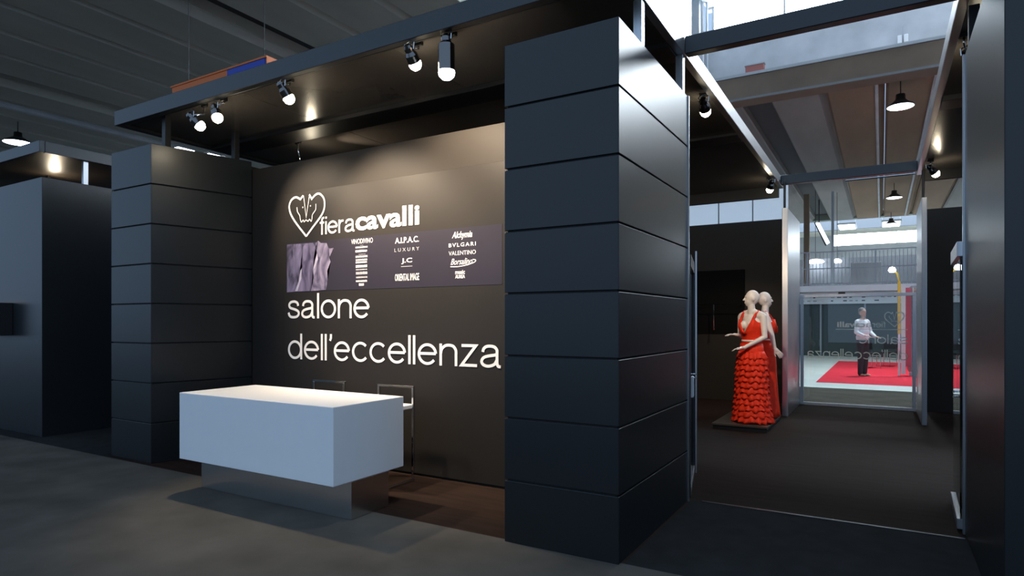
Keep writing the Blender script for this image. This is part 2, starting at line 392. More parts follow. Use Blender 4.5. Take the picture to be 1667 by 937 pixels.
# ------------------------------------------------------------------ canopies
ZB, ZT = 3.5, 3.64
def frame_box(parent, x, y, z, m, name, bev=0.004): return box(name, x, y, z, m, parent, bev)
can = empty('canopy', (-4.2, 7.0, ZB), 'large black canopy with deep grey fascia over the reception desk', 'canopy', 'black canopies over the stands')
frame_box(can, (-7.03, -1.32), (3.59, 3.65), (ZB, ZT+0.015), M_FASC, 'front_fascia')
frame_box(can, (-7.03, -6.97), (3.652, 10.6), (ZB, ZT+0.015), M_FASC, 'side_fascia')
frame_box(can, (-1.38, -1.32), (3.652, 10.6), (ZB, ZT), M_BRUSH, 'side_fascia')
frame_box(can, (-6.968, -1.382), (10.54, 10.6), (3.36, ZT), M_BEAM, 'rear_fascia')
NX = 3
for i in range(NX):
    xa = -6.968 + (5.586/NX)*i; xb = xa + 5.586/NX
    frame_box(can, (xa+0.002, xb-0.002), (3.652, 4.66), (ZB+0.03, ZB+0.06), M_SOFF, 'soffit_panel', 0.002)
    frame_box(can, (xa+0.002, xb-0.002), (4.98, 7.3), (ZB+0.03, ZB+0.06), M_SOFF, 'soffit_panel', 0.002)
    frame_box(can, (xa+0.002, xb-0.002), (7.6, 10.53), (ZB+0.03, ZB+0.06), M_SOFF, 'soffit_panel', 0.002)
frame_box(can, (-6.968, -1.382), (4.66, 4.98), (ZB-0.01, ZT), M_BEAM, 'cross_beam')
frame_box(can, (-6.968, -1.382), (7.3, 7.6), (ZB, ZT), M_BEAM, 'cross_beam')  # dark bar added to stand for the dark reflections across the soffit
frame_box(can, (-6.9, -1.45), (3.655, 3.675), (ZB+0.003, ZB+0.028), M_DARKM, 'lip')
for (x, y) in [(-6.33, 3.74), (-6.18, 4.43)]:
    frame_box(can, (x-0.03, x+0.03), (y-0.03, y+0.03), (3.2, ZB+0.03), M_BEAM, 'post', 0.002)
for (x, y) in [(-1.36, 3.93), (-1.36, 4.90)]:
    frame_box(can, (x-0.028, x+0.028), (y-0.03, y+0.03), (3.2, ZB), M_BRUSH, 'post', 0.002)
canr = empty('canopy', (3, 7, ZB), 'black canopy on the right side of the passage', 'canopy', 'black canopies over the stands')
frame_box(canr, (0.43, 0.49), (3.5, 10.6), (ZB, ZT), M_BRUSH, 'side_fascia')
frame_box(canr, (0.492, 6.0), (3.5, 3.56), (ZB, ZT), M_FASC, 'front_fascia')
frame_box(canr, (0.492, 6.0), (10.54, 10.6), (3.40, ZT), M_BEAM, 'rear_fascia')
for (ya, yb) in ((3.562, 7.1), (7.4, 10.53)):
    for i in range(2): frame_box(canr, (0.494+2.75*i, 0.494+2.75*(i+1)-0.004), (ya, yb), (ZB+0.03, ZB+0.06), M_SOFF, 'soffit_panel', 0.002)
frame_box(canr, (0.492, 6.0), (7.1, 7.4), (ZB-0.02, ZT), M_BEAM, 'cross_beam')
frame_box(canr, (0.495, 0.555), (5.08, 5.14), (3.2, ZB), M_BEAM, 'post', 0.002)
xb1 = tag(box('cross_beam', (-1.318, 0.428), (4.88, 4.97), (ZB, ZT), M_FASC, None, 0.006), 'grey beam spanning the entrance at the front of the passage', 'beam', 'beams spanning the passage')
xb2 = tag(box('cross_beam', (-1.318, 0.428), (10.28, 10.37), (ZB, ZT), M_FASC, None, 0.006), 'grey beam spanning the rear of the passage', 'beam', 'beams spanning the passage')
tb = tag(MB().tube([(-0.45, 10.27, 3.46), (0.40, 10.27, 3.46)], 0.012).build('light_tube', M_CHROME), 'thin bright metal tube under the rear passage beam', 'tube')

# neighbouring stand at the left
struct(MB().box((-13.5, -8.90), (3.70, 11.5), (0, 3.2), 0.003).build('wall_neighbour', mat('neighbour_board', (0.016, 0.018, 0.020), 0.32, noise=0.08, nscale=3)), 'tall black wall block of the neighbouring stand')
cn = empty('canopy', (-11, 5, ZB), 'black canopy of the neighbouring stand at the left edge', 'canopy', 'black canopies over the stands')
frame_box(cn, (-13.5, -8.87), (3.66, 3.72), (ZB, ZT), M_FASC, 'front_fascia')
frame_box(cn, (-8.93, -8.87), (3.722, 10.5), (ZB, ZT), M_FASC, 'side_fascia')
for i in range(2): frame_box(cn, (-13.5+2.29*i, -13.5+2.29*(i+1)-0.006), (3.722, 10.5), (ZB+0.03, ZB+0.06), mat('neighbour_soffit', (0.06, 0.045, 0.035), 0.4), 'soffit_panel')
for y in (4.2, 7.0): frame_box(cn, (-8.955, -8.91), (y-0.03, y+0.03), (3.2, ZB), M_BRUSH, 'post', 0.002)
o = empty('wall_display', (-9.95, 3.66, 1.24), 'small black display box on the neighbouring wall at the left edge', 'display')
box('case', (-10.5, -9.68), (3.52, 3.70), (1.24, 1.66), M_BLACK, o, 0.006)
box('lit_rim', (-10.48, -9.70), (3.53, 3.56), (1.66, 1.672), mat('rim_glow', (1, .7, .4), 0.5, emit=(1, 0.6, 0.3), es=0.8), o)

# right wall block
wr = struct(MB().box((0.48, 2.6), (3.58, 5.15), (0, 3.2), 0.003).build('wall_right', M_PANEL), 'glossy black wall block right of the entrance')
box('edge_strip', (0.468, 0.482), (5.13, 5.17), (0, 3.2), M_BRUSH, wr)['label'] = 'bright metal edge strip'

# passage interior
struct(box('wall_rear', (-6.06, -1.29), (11.75, 11.85), (0, 3.2), M_BACK), 'black rear wall behind the mannequins')
struct(box('wall_rear_right', (0.60, 8), (11.9, 12.0), (0, 3.2), M_BACK), 'black rear wall right of the glass door')
for (xa, xb, ya, lab) in ((-1.285, -1.205, 10.15, 'tall brushed metal portal panel left of the glass door'), (0.475, 0.535, 10.25, 'tall brushed metal portal panel right of the glass door')):
    t = empty('portal_panel', ((xa+xb)/2, 11, 0), lab, 'panel', 'metal portal panels at the glass door')
    box('panel', (xa, xb), (ya, 11.74), (0, 3.12), M_BRUSH, t, 0.004)
    MB().tube([((xa+xb)/2-0.01, ya+0.05, 3.12), ((xa+xb)/2-0.01, ya+0.05, 3.52)], 0.018).build('post', M_BEAM, t)

# ------------------------------------------------------------------ rear glass door
gd = struct(empty('door_1', (-0.33, 11.78, 0)), 'aluminium framed glass door with reversed lettering')
ga, gb, gz = -1.20, 0.47, 1.88
box('frame_rail', (ga, gb), (11.75, 11.81), (gz-0.05, gz), M_BRUSH, gd, 0.003)
box('frame_rail', (ga, gb), (11.75, 11.81), (0.0, 0.05), M_BRUSH, gd, 0.003)
box('frame_stile', (ga, ga+0.05), (11.75, 11.81), (0.05, gz-0.05), M_BRUSH, gd, 0.003)
box('frame_stile', (gb-0.05, gb), (11.75, 11.81), (0.05, gz-0.05), M_BRUSH, gd, 0.003)
box('pane', (ga+0.05, gb-0.05), (11.776, 11.784), (0.05, gz-0.05), M_GLASS, gd)
box('closer', (-0.62, -0.52), (11.74, 11.80), (gz, gz+0.03), M_BLACK, gd)

# open glass door leaves at the entrance
def leaf(hinge, ang, w, label, group, n):
    # local x along the leaf from the hinge, z up
    t = empty('door_%d' % n, (hinge[0], hinge[1], 0), rz=ang)
    struct(t, label)
    if n == 2:
        box('stile', (0.0, 0.035), (-0.02, 0.02), (0.02, 1.96), M_BEAM, t, 0.002, local=True)
        box('stile', (w-0.035, w), (-0.02, 0.02), (0.02, 1.96), M_BEAM, t, 0.002, local=True)
    e = 0.035 if n == 2 else 0.004
    box('rail', (e, w-e), (-0.022, 0.022), (1.86, 1.96), M_BRUSH if n == 3 else M_BEAM, t, 0.002, local=True)
    box('rail', (e, w-e), (-0.022, 0.022), (0.02, 0.09), M_BRUSH, t, 0.002, local=True)
    box('pane', (e, w-e), (-0.005, 0.005), (0.09, 1.86), M_GLASS, t, local=True)
    sd, hx = (-1, w-0.05) if n == 2 else (1, 0.16)
    for hz in (0.90, 0.935): MB().tube([(hx, sd*0.006, hz), (hx, sd*0.030, hz), (hx-0.05, sd*0.034, hz)], 0.007).build('handle', M_CHROME, t, local=True)
    if n == 2: box('handle_plate', (0.36, 0.46), (-0.03, -0.006), (0.77, 0.95), M_WPAINT, t, 0.006, local=True)['label'] = 'white handle plate'
    return t
leaf((-1.33, 5.02), PI/2 + 0.215, 0.88, 'dark framed glass door leaf folded open beside the large pillar', None, 2)
leaf((0.46, 5.17), PI/2 - 0.035, 0.80, 'glass door leaf with metal rails opened beside the right wall', None, 3)
lr = tag(MB().tube([(-1.505, 5.95, 0), (-1.505, 5.95, 2.08)], 0.012).build('door_pole', M_BRUSH), 'thin pale metal pole at the edge of the left door leaf', 'pole')

# ------------------------------------------------------------------ stroke lettering
def catmull(P, n=6):
    out = []
    for i in range(len(P)-1):
        p0 = P[max(i-1, 0)]; p1 = P[i]; p2 = P[i+1]; p3 = P[min(i+2, len(P)-1)]
        for k in range(n):
            t = k/n
            out.append(tuple(0.5*((2*p1[j]) + (-p0[j]+p2[j])*t + (2*p0[j]-5*p1[j]+4*p2[j]-p3[j])*t*t + (-p0[j]+3*p1[j]-3*p2[j]+p3[j])*t**3) for j in (0, 1)))
    out.append(P[-1]); return out
def arc(cx, cy, rx, ry, a0, a1, n=28): return [(cx + rx*math.cos(math.radians(a0+(a1-a0)*k/n)), cy + ry*math.sin(math.radians(a0+(a1-a0)*k/n))) for k in range(n+1)]
GL = {
 'o': (0.92, [arc(.46, .5, .46, .5, 0, 360, 36)]),
 'e': (0.90, [[(0.02, .53), (.90, .53)] , arc(.45, .5, .45, .5, 4, 322, 36)]),
 'c': (0.82, [arc(.45, .5, .45, .5, 42, 320, 32)]),
 'd': (0.88, [arc(.43, .5, .43, .5, 0, 360, 36), [(.88, -.06), (.88, 1.42)]]),
 'n': (0.78, [[(0, -.06), (0, 1.06)], catmull([(0, .55), (.06, .80), (.22, .96), (.42, 1.0), (.64, .94), (.77, .74), (.78, .5)]) + [(.78, -.06)]]),
 'a': (0.88, [catmull([(.06, .70), (.10, .86), (.22, .97), (.40, 1.0), (.60, .96), (.72, .82), (.73, .62), (.73, .3), (.74, .10), (.80, .0), (.90, -.01)]),
              catmull([(.73, .62), (.62, .56), (.34, .51), (.10, .42), (.0, .24), (.06, .08), (.24, .0), (.44, .02), (.62, .12), (.73, .34)])]),
 's': (0.76, [catmull([(.72, .72), (.66, .90), (.50, .99), (.36, 1.0), (.18, .96), (.06, .84), (.06, .70), (.16, .59), (.40, .52), (.62, .44), (.75, .32), (.75, .17), (.62, .04), (.40, 0), (.20, .02), (.06, .12), (0, .30)])]),
 'l': (0.0, [[(0, -.06), (0, 1.42)]]),
 'i': (0.0, [[(0, -.06), (0, 1.06)], [(0, 1.27), (0, 1.42)]]),
 'z': (0.74, [[(.02, 1.0), (.72, 1.0), (.02, 0.0), (.78, 0.0)]]),
 "'": (0.08, [[(.08, 1.42), (.08, 1.22), (.02, 1.08)]]),
 'f': (0.42, [catmull([(.46, 1.36), (.34, 1.36), (.24, 1.28), (.22, 1.12), (.22, .9)]) + [(.22, -.06)], [(0, 1.0), (.44, 1.0)]]),
 'r': (0.40, [[(0, -.06), (0, 1.06)], catmull([(0, .5), (.05, .76), (.18, .94), (.42, .99)])]),
 'v': (0.76, [[(0, 1.06), (.38, 0.0), (.76, 1.06)]]),
}
def ribbon(bm, P, w, z=0.0, closed=False):
    n = len(P); L = []; R = []
    for i in range(n):
        p = Vector(P[i])
        a = Vector(P[i-1]) if i > 0 else (Vector(P[-2]) if closed else None)
        b = Vector(P[i+1]) if i < n-1 else (Vector(P[1]) if closed else None)
        d1 = (p-a).normalized() if a is not None else None; d2 = (b-p).normalized() if b is not None else None
        if d1 is None: d1 = d2
        if d2 is None: d2 = d1
        n1 = Vector((-d1.y, d1.x)); n2 = Vector((-d2.y, d2.x)); m = (n1+n2)
        m = m.normalized() if m.length > 1e-4 else n1
        k = w/2/max(0.3, m.dot(n1))
        L.append(bm.verts.new((p.x+m.x*k, p.y+m.y*k, z))); R.append(bm.verts.new((p.x-m.x*k, p.y-m.y*k, z)))
    for i in range(n-1): bm.faces.new((R[i], R[i+1], L[i+1], L[i]))
def stroke_text(name, txt, x0, x1, z0, zasc, w, gap, y, parent, m, yflip=1, wid=1.0):
    """letters as flat strokes; baseline z0, ascender height zasc, fitted between x0 and x1 (x1<x0 mirrors)"""
    bm = bmesh.new(); x = w/2; layer = 0; sgn = 1 if x1 < x0 else -1
    for ch in txt:
        ww, paths = GL[ch]
        adv = ww*wid
        for P in paths:
            Q = [(x + px*wid, w/2 + (py*(1-w) if py <= 1.0 else (1-w) + (py-1.0)*(1 if py < 1.2 else 1))) for px, py in P]
            Q = [(a, min(max(b, 0.0) if b > -w else 0, 9)) for a, b in Q]
            # stems reach the base line and the x-height or ascender line
            Q = [(a, 0.0 if py <= -.05 else (1.0 if abs(py-1.06) < 1e-6 else (1.36 if py >= 1.42 else b))) for (a, b), (px, py) in zip(Q, P)]
            ribbon(bm, Q, w, layer); layer = (layer + 1) % 3
        x += adv + w + gap
    xs = [v.co.x for v in bm.verts]; mn, mx = min(xs), max(xs); top = 1.36
    for v in bm.verts:
        fx = x0 + (v.co.x-mn)/(mx-mn)*(x1-x0); fz = z0 + v.co.y/top*(zasc-z0)
        v.co = (fx, y + sgn*0.0005*round(v.co.z), fz)
    bmesh.ops.recalc_face_normals(bm, faces=bm.faces[:])
    mb = MB(); mb.bm.free(); mb.bm = bm
    ext = bmesh.ops.extrude_face_region(bm, geom=bm.faces[:])
    for v in [g for g in ext['geom'] if isinstance(g, bmesh.types.BMVert)]: v.co.y += 0.002
    return mb.build(name, m, parent)
def font_text(name, txt, xc, zc, w, h, y, parent, m, offset=0.0, shear=0.0, space=1.0, mirror=False):
    cu = bpy.data.curves.new(name, 'FONT'); cu.body = txt; cu.offset = offset; cu.shear = shear; cu.space_character = space
    cu.align_x = 'CENTER'; cu.resolution_u = 3
    ob = bpy.data.objects.new(name, cu); COL.objects.link(ob)
    dg = bpy.context.evaluated_depsgraph_get(); me = bpy.data.meshes.new_from_object(ob.evaluated_get(dg))
    bpy.data.objects.remove(ob); bpy.data.curves.remove(cu)
    xs = [v.co.x for v in me.vertices]; ys = [v.co.y for v in me.vertices]
    cx, cy = (min(xs)+max(xs))/2, (min(ys)+max(ys))/2; sx = w/(max(xs)-min(xs)); sy = h/(max(ys)-min(ys))
    for v in me.vertices: v.co = ((v.co.x-cx)*sx*(-1 if mirror else 1), 0, (v.co.y-cy)*sy)
    me.materials.clear()
    return link_mesh(name, me, m, parent, (xc, y, zc))
def flat_strokes(name, paths, w, y, parent, m):
    mb = MB()
    for k, (P, ww) in enumerate(paths): ribbon(mb.bm, P, ww or w, k)
    for v in mb.bm.verts: v.co = (v.co.x, y - 0.0003*round(v.co.z), v.co.y)
    return mb.build(name, m, parent)

# ------------------------------------------------------------------ graphic panel on the back wall
gp = empty('graphic_panel', (-3.8, 4.54, 0), 'large dark graphic panel with white lettering on the back wall', 'panel')
box('board', (-5.50, -2.11), (4.534, 4.55), (0.02, 2.78), M_GRAPH, gp, 0.002)
YG = 4.5315
bd = box('band', (-5.455, -2.77), (4.532, 4.5345), (1.735, 2.248), M_BAND, gp); bd['label'] = 'violet printed band'
stroke_text('lettering', 'salone', -5.444, -4.276, 1.452, 1.712, 0.135, 0.13, YG-0.002, gp, M_INK)
stroke_text('lettering', "dell'eccellenza", -5.44, -2.783, 1.024, 1.293, 0.13, 0.13, YG-0.002, gp, M_INK)
stroke_text('lettering', 'fiera', -4.959, -4.476, 2.308, 2.487, 0.15, 0.09, YG-0.002, gp, M_INK)
font_text('lettering', 'cavalli', -4.0615, 2.406, 0.80, 0.19, YG-0.002, gp, M_INK, 0.028)
HEART = [(-5.206, 2.735), (-5.249, 2.701), (-5.317, 2.729), (-5.386, 2.706), (-5.42, 2.645), (-5.403, 2.572), (-5.351, 2.497), (-5.266, 2.408), (-5.16, 2.307), (-5.065, 2.392), (-4.967, 2.476), (-4.91, 2.54), (-4.89, 2.606), (-4.902, 2.676), (-4.959, 2.727), (-5.016, 2.727), (-5.078, 2.688), (-5.115, 2.737)]
h1 = [HEART[0]] + catmull(HEART[1:8]) + [HEART[8]]
h2 = [HEART[8]] + catmull(HEART[9:17]) + [HEART[17]]
VV = [(-5.200, 2.735), (-5.16, 2.504), (-5.110, 2.735)]
mL = catmull([(-5.3, 2.622), (-5.291, 2.574), (-5.257, 2.53), (-5.249, 2.494), (-5.232, 2.461), (-5.206, 2.479), (-5.19, 2.46), (-5.165, 2.479)])
mR = catmull([(-5.016, 2.63), (-5.019, 2.573), (-5.065, 2.525), (-5.073, 2.485), (-5.085, 2.457), (-5.11, 2.479), (-5.131, 2.461), (-5.158, 2.478)])
flat_strokes('heart_emblem', [(h1, 0.022), (h2, 0.022), (VV, 0.010), (mL, 0.011), (mR, 0.011), (arc(-5.21, 2.612, .004, .004, 0, 360, 8), .008), (arc(-5.095, 2.617, .004, .004, 0, 360, 8), .008)], 0.02, YG-0.002, gp, M_INK)
# sponsor names on the band
YB = YG - 0.0012
def sp(txt, x, z, w, h, off=0.0, shear=0.0, space=1.0, m=M_INK): return tag(font_text('small_lettering', txt, x, z, w, h, YB, bd, m, off, shear, space), kind='stuff')
sp('VINODIVINO', -4.377, 2.207, 0.285, 0.048, -0.005)
sp('A.I.P.A.C.', -3.81, 2.181, 0.287, 0.055, 0.015)
sp('LUXURY', -3.813, 2.092, 0.295, 0.032, -0.01, space=1.6, m=M_INKD)
sp('J.C', -3.812, 1.984, 0.13, 0.055, 0.02)
flat_strokes('underline', [([(-3.88, 1.934), (-3.745, 1.934)], 0.004)], 0.004, YB, bd, M_INKD)
sp('ORIENTAL IMAGE', -3.81, 1.834, 0.29, 0.066, 0.01)
sp('Alchymia', -3.184, 2.178, 0.218, 0.075, 0.015, 0.35)
sp('BVLGARI', -3.183, 2.098, 0.29, 0.034, 0.01, space=1.3)
sp('VALENTINO', -3.183, 2.026, 0.29, 0.037, -0.005)
sp('Borsalino', -3.19, 1.95, 0.235, 0.055, 0.005, 0.45)
flat_strokes('swash', [(catmull([(-3.31, 1.908), (-3.22, 1.906), (-3.12, 1.918), (-3.05, 1.938), (-3.04, 1.955), (-3.07, 1.962)]), 0.007)], 0.007, YB, bd, M_INK)
sp('music', -3.205, 1.856, 0.105, 0.036, 0.02)
sp('AUREA', -3.205, 1.817, 0.105, 0.032, 0.03)
rr = random.Random(3)
for z, hh, x0, x1, mm in [(2.165, .003, -4.40, -4.36, M_INKD), (2.147, .018, -4.462, -4.304, M_INKD), (2.11, .022, -4.462, -4.304, M_INK), (2.078, .004, -4.42, -4.33, M_INKD), (2.056, .022, -4.46, -4.304, M_INKD), (2.024, .020, -4.458, -4.306, M_INKD), (2.0, .018, -4.458, -4.306, M_INK),
                          (1.961, .026, -4.458, -4.304, M_INK), (1.929, .012, -4.456, -4.304, M_INKD), (1.894, .028, -4.456, -4.306, M_INKD), (1.853, .016, -4.454, -4.306, M_INKD), (1.816, .018, -4.456, -4.304, M_INK), (1.782, .026, -4.415, -4.352, M_INK)]:
    mb = MB(); x = x0
    while x < x1 - 0.004:
        ww = rr.choice((0.006, 0.009, 0.012)); e = min(x+ww, x1)
        mb.quads([(x, YB, z-hh/2*rr.uniform(.7, 1)), (e, YB, z-hh/2), (e, YB, z+hh/2*rr.uniform(.6, 1)), (x, YB, z+hh/2)], [(0, 1, 2, 3)])
        x = e + 0.004
    tag(mb.build('small_print_row', mm, bd), kind='stuff')
# printed horse picture at the left of the band
def horse_mat(name, dark, light, sc, rot):
    m = bpy.data.materials.new(name); m.use_nodes = True; nt = m.node_tree; b = nt.nodes['Principled BSDF']; b.inputs['Roughness'].default_value = 0.45
    tc = nt.nodes.new('ShaderNodeTexCoord'); mp = nt.nodes.new('ShaderNodeMapping'); mp.inputs['Scale'].default_value = sc; mp.inputs['Rotation'].default_value = (0, rot, 0)
    n = nt.nodes.new('ShaderNodeTexNoise'); n.inputs['Scale'].default_value = 4; n.inputs['Detail'].default_value = 5; n.inputs['Distortion'].default_value = 0.8
    r = nt.nodes.new('ShaderNodeValToRGB'); r.color_ramp.elements[0].position = 0.36; r.color_ramp.elements[1].position = 0.68
    r.color_ramp.elements[0].color = (*dark, 1); r.color_ramp.elements[1].color = (*light, 1)
    nt.links.new(tc.outputs['Object'], mp.inputs[0]); nt.links.new(mp.outputs[0], n.inputs['Vector']); nt.links.new(n.outputs['Fac'], r.inputs[0]); nt.links.new(r.outputs[0], b.inputs['Base Color'])
    return m
def flat_poly(name, pts, y, m, parent):
    mb = MB(); mb.quads([(x, y, z) for x, z in pts], [tuple(range(len(pts)))])
    bmesh.ops.triangulate(mb.bm, faces=mb.bm.faces[:]); return mb.build(name, m, parent)
hp1 = flat_poly('picture_ground', [(-5.459, 1.731), (-4.87, 1.742), (-4.87, 1.82), (-4.95, 2.15), (-5.02, 2.234), (-5.459, 2.238)], YG-0.0006, horse_mat('print_ground', (0.012, 0.010, 0.022), (0.22, 0.19, 0.31), (2.5, 1, 0.9), 0.2), gp)
hp1['label'] = 'violet photographic print of horses'
flat_poly('picture_horse', [(-5.30, 1.735), (-5.24, 1.86), (-5.22, 2.0), (-5.24, 2.1), (-5.21, 2.2), (-5.17, 2.232), (-5.06, 2.234), (-5.03, 2.19), (-5.01, 2.05), (-5.03, 1.95), (-5.07, 1.9), (-5.05, 1.80), (-5.10, 1.735)], YG-0.0012, horse_mat('print_horse_far', (0.045, 0.035, 0.075), (0.22, 0.19, 0.30), (2.5, 1, 1.0), -0.3), hp1)
flat_poly('picture_horse', [(-5.09, 1.735), (-5.05, 1.87), (-5.06, 1.95), (-5.0, 2.08), (-5.02, 2.17), (-5.015, 2.23), (-4.983, 2.249), (-4.943, 2.223), (-4.862, 2.218), (-4.835, 2.17), (-4.815, 2.159), (-4.76, 2.163), (-4.791, 2.118), (-4.823, 2.069), (-4.807, 2.023), (-4.854, 1.934), (-4.846, 1.844), (-4.87, 1.742)], YG-0.0018, horse_mat('print_horse_near', (0.05, 0.04, 0.08), (0.34, 0.30, 0.42), (2.5, 1, 1.1), 0.35), hp1)
flat_poly('picture_mane', [(-5.33, 1.74), (-5.29, 1.74), (-5.235, 1.87), (-5.225, 1.98), (-5.25, 1.95), (-5.275, 1.84)], YG-0.0022, mat('print_mane', (0.42, 0.39, 0.50), 0.5, noise=0.2, nscale=20), hp1)
flat_poly('picture_mane', [(-5.06, 1.95), (-5.03, 1.97), (-4.985, 2.06), (-5.0, 2.12), (-5.025, 2.06)], YG-0.0024, MATS['print_mane'], hp1)
flat_poly('picture_ear', [(-5.02, 2.16), (-5.0, 2.16), (-4.985, 2.24), (-5.0, 2.236)], YG-0.0024, mat('print_dark', (0.03, 0.025, 0.05), 0.5), hp1)

# reversed lettering on the rear glass door
YR = 11.7875
stroke_text('reversed_lettering', "dell'eccellenza", 0.36, -1.10, 0.80, 0.965, 0.13, 0.13, YR, gd, M_INK)
stroke_text('reversed_lettering', 'salone', 0.36, -0.33, 1.06, 1.21, 0.135, 0.13, YR, gd, M_INK)
stroke_text('reversed_lettering', 'fiera', 0.06, -0.22, 1.325, 1.42, 0.15, 0.09, YR, gd, M_INK)
font_text('reversed_lettering', 'cavalli', -0.435, 1.372, 0.41, 0.095, YR, gd, M_INK, 0.028, mirror=True)
def mir(P): return [(0.31 - (x+5.42)*0.50, 1.335 + (z-2.307)*0.55) for x, z in P]
flat_strokes('reversed_emblem', [(mir(h1), 0.014), (mir(h2), 0.014), (mir(VV), 0.006), (mir(mL), 0.006), (mir(mR), 0.006)], 0.01, YR, gd, M_INK)
flat_strokes('reversed_underline', [([(-0.66, 1.29), (0.36, 1.29)], 0.008)], 0.008, YR, gd, M_INK)

# ------------------------------------------------------------------ reception desk and stools
dk = empty('reception_desk', (-4.16, 3.47, 0), 'white block reception desk on a mirrored steel plinth', 'desk')
box('body', (-5.06, -3.263), (3.10, 3.84), (0.275, 0.827), M_WHITE, dk, 0.003)
box('plinth', (-5.02, -3.245-0.02), (3.27, 3.67), (0.0, 0.275), M_MIRROR, dk, 0.004)
def stool(x0, x1, y0, y1, label):
    t = empty('bar_stool', ((x0+x1)/2, (y0+y1)/2, 0), label, 'stool', 'chrome stools behind the reception desk')
    r = 0.011
    for x in (x0+r, x1-r):
        box('leg', (x-r, x+r), (y1-2*r, y1), (0.022, 0.826), M_CHROME, t, 0.002)
        box('leg', (x-r, x+r), (y0, y0+2*r), (0.022, 0.645), M_CHROME, t, 0.002)
        box('floor_bar', (x-r, x+r), (y0, y1), (0.0, 0.022), M_CHROME, t, 0.002)
    box('back_bar', (x0, x1), (y1-2*r, y1), (0.826, 0.848), M_CHROME, t, 0.002)
    box('foot_rest', (x0+2*r, x1-2*r), (y0, y0+2*r), (0.24, 0.262), M_CHROME, t, 0.002)
    box('seat', (x0+0.002, x1-0.002), (y0, y1-2*r-0.004), (0.646, 0.69), M_WHITE, t, 0.008)
stool(-4.0, -3.575, 3.985, 4.36, 'chrome stool with white seat at the right end of the desk')
stool(-4.85, -4.42, 3.985, 4.36, 'chrome stool behind the middle of the desk, left of the other')

# ------------------------------------------------------------------ spotlights
def spotlight(name, base, lens, aim, label, power, color, warm=True, size=70, blend=0.8, r=0.048, L=0.13, head=None, group='chrome spotlights under the canopies', lit=True):
    base, lens, aim = Vector(base), Vector(lens), Vector(aim)
    d = (aim - lens).normalized()
    t = empty(name, base, label, 'spotlight', group)
    tail = lens - d*L
    box('adapter', (base.x-0.035, base.x+0.035), (base.y-0.018, base.y+0.018), (base.z-0.03, base.z), M_BLACK, t, 0.003)
    MB().tube([base - Vector((0, 0, 0.03)), Vector((base.x, base.y, max(tail.z+0.03, base.z-0.10))), tail + d*0.02], 0.008, 8).build('stem', M_CHROME, t, smooth=True)
    hd = MB().lathe([(0, 0), (0.025, 0.0), (0.034, 0.02), (0.034, 0.05), (r, 0.075), (r, L), (r-0.005, L), (r-0.006, L-0.015), (0, L-0.015)], tail, d).build('head', M_SPOT, t)
    MB().lathe([(r-0.006, L-0.012), (r*1.02, L+0.012), (r*0.9, L+0.038), (r*0.55, L+0.058), (0, L+0.066)], tail, d).build('lens', (M_LAMPW if warm else M_LAMPB) if lit else M_GLASS, hd, smooth=True)
    MB().tube([tail + d*0.04 + Vector((0.04, 0, 0)), tail + d*0.04 + Vector((0.045, 0, 0.05)), tail + d*0.04 + Vector((0, 0, 0.07)), tail + d*0.04 + Vector((-0.045, 0, 0.05)), tail + d*0.04 + Vector((-0.04, 0, 0))], 0.005, 6).build('yoke', M_CHROME, t)
    if power:
        la = bpy.data.lights.new(name+'_beam', 'SPOT'); la.energy = power; la.color = color; la.spot_size = math.radians(size); la.spot_blend = blend; la.shadow_soft_size = 0.04
        lo = bpy.data.objects.new('beam', la); COL.objects.link(lo); lo.parent = t
        lo.location = lens + d*0.075 - base; lo.rotation_euler = d.to_track_quat('-Z', 'Y').to_euler()
    return t
WC = (1.0, 0.80, 0.58)
RZ = 3.53
G1 = 'spotlights in a row over the reception desk'
spotlight('spotlight', (-5.66, 3.72, RZ), (-5.645, 3.65, 3.31), (-4.9, 4.53, 2.2), 'leftmost lit spotlight over the desk, lower of the close pair', 160, WC, size=75, group=G1)
spotlight('spotlight', (-5.36, 3.72, RZ), (-5.361, 3.65, 3.34), (-4.2, 3.5, 0.83), 'bright spotlight over the desk, upper of the close pair', 260, WC, size=60, group=G1)
spotlight('spotlight', (-4.44, 3.72, RZ), (-4.386, 3.65, 3.346), (-4.0, 4.53, 1.9), 'lit spotlight hanging alone over the middle of the desk', 380, WC, size=95, group=G1)
spotlight('spotlight', (-3.015, 3.72, RZ), (-3.015, 3.67, 3.363), (-3.1, 4.55, 2.5), 'lit spotlight under the canopy just left of the cool lamp', 330, WC, size=110, group=G1)
spotlight('spotlight', (-2.701, 3.72, RZ), (-2.701, 3.65, 3.225), (-2.75, 3.75, 0.0), 'hanging spotlight with cool white lamp nearest the large pillar', 40, (0.85, 0.93, 1.0), warm=False, size=110, r=0.06, L=0.26, group=G1)
spotlight('spotlight', (-5.90, 4.86+0.2, RZ), (-5.80, 5.14, 3.25), (-4.7, 5.5, 3.53), 'warm spotlight hidden behind the back wall top, glowing on the soffit', 45, WC, size=60)
spotlight('spotlight', (-1.42, 5.9, RZ), (-1.40, 5.88, 3.366), (-1.55, 9.0, 1.2), 'starry bright spotlight under the left canopy edge of the passage', 280, WC, size=50)
spotlight('spotlight', (-1.42, 9.8, RZ), (-1.40, 9.78, 3.355), (-2.0, 10.6, 1.7), 'far lit spotlight at the rear end of the left canopy edge', 110, WC, size=70)
spotlight('spotlight', (0.55, 9.8, RZ), (0.60, 9.85, 3.36), (1.6, 10.6, 2.2), 'far lit spotlight under the right canopy edge', 25, WC, size=80)
spotlight('spotlight', (0.52, 5.63, RZ), (0.60, 5.80, 3.36), (1.6, 7.2, 2.4), 'chrome spotlight turned away under the right canopy near the wall', 15, WC, size=80)

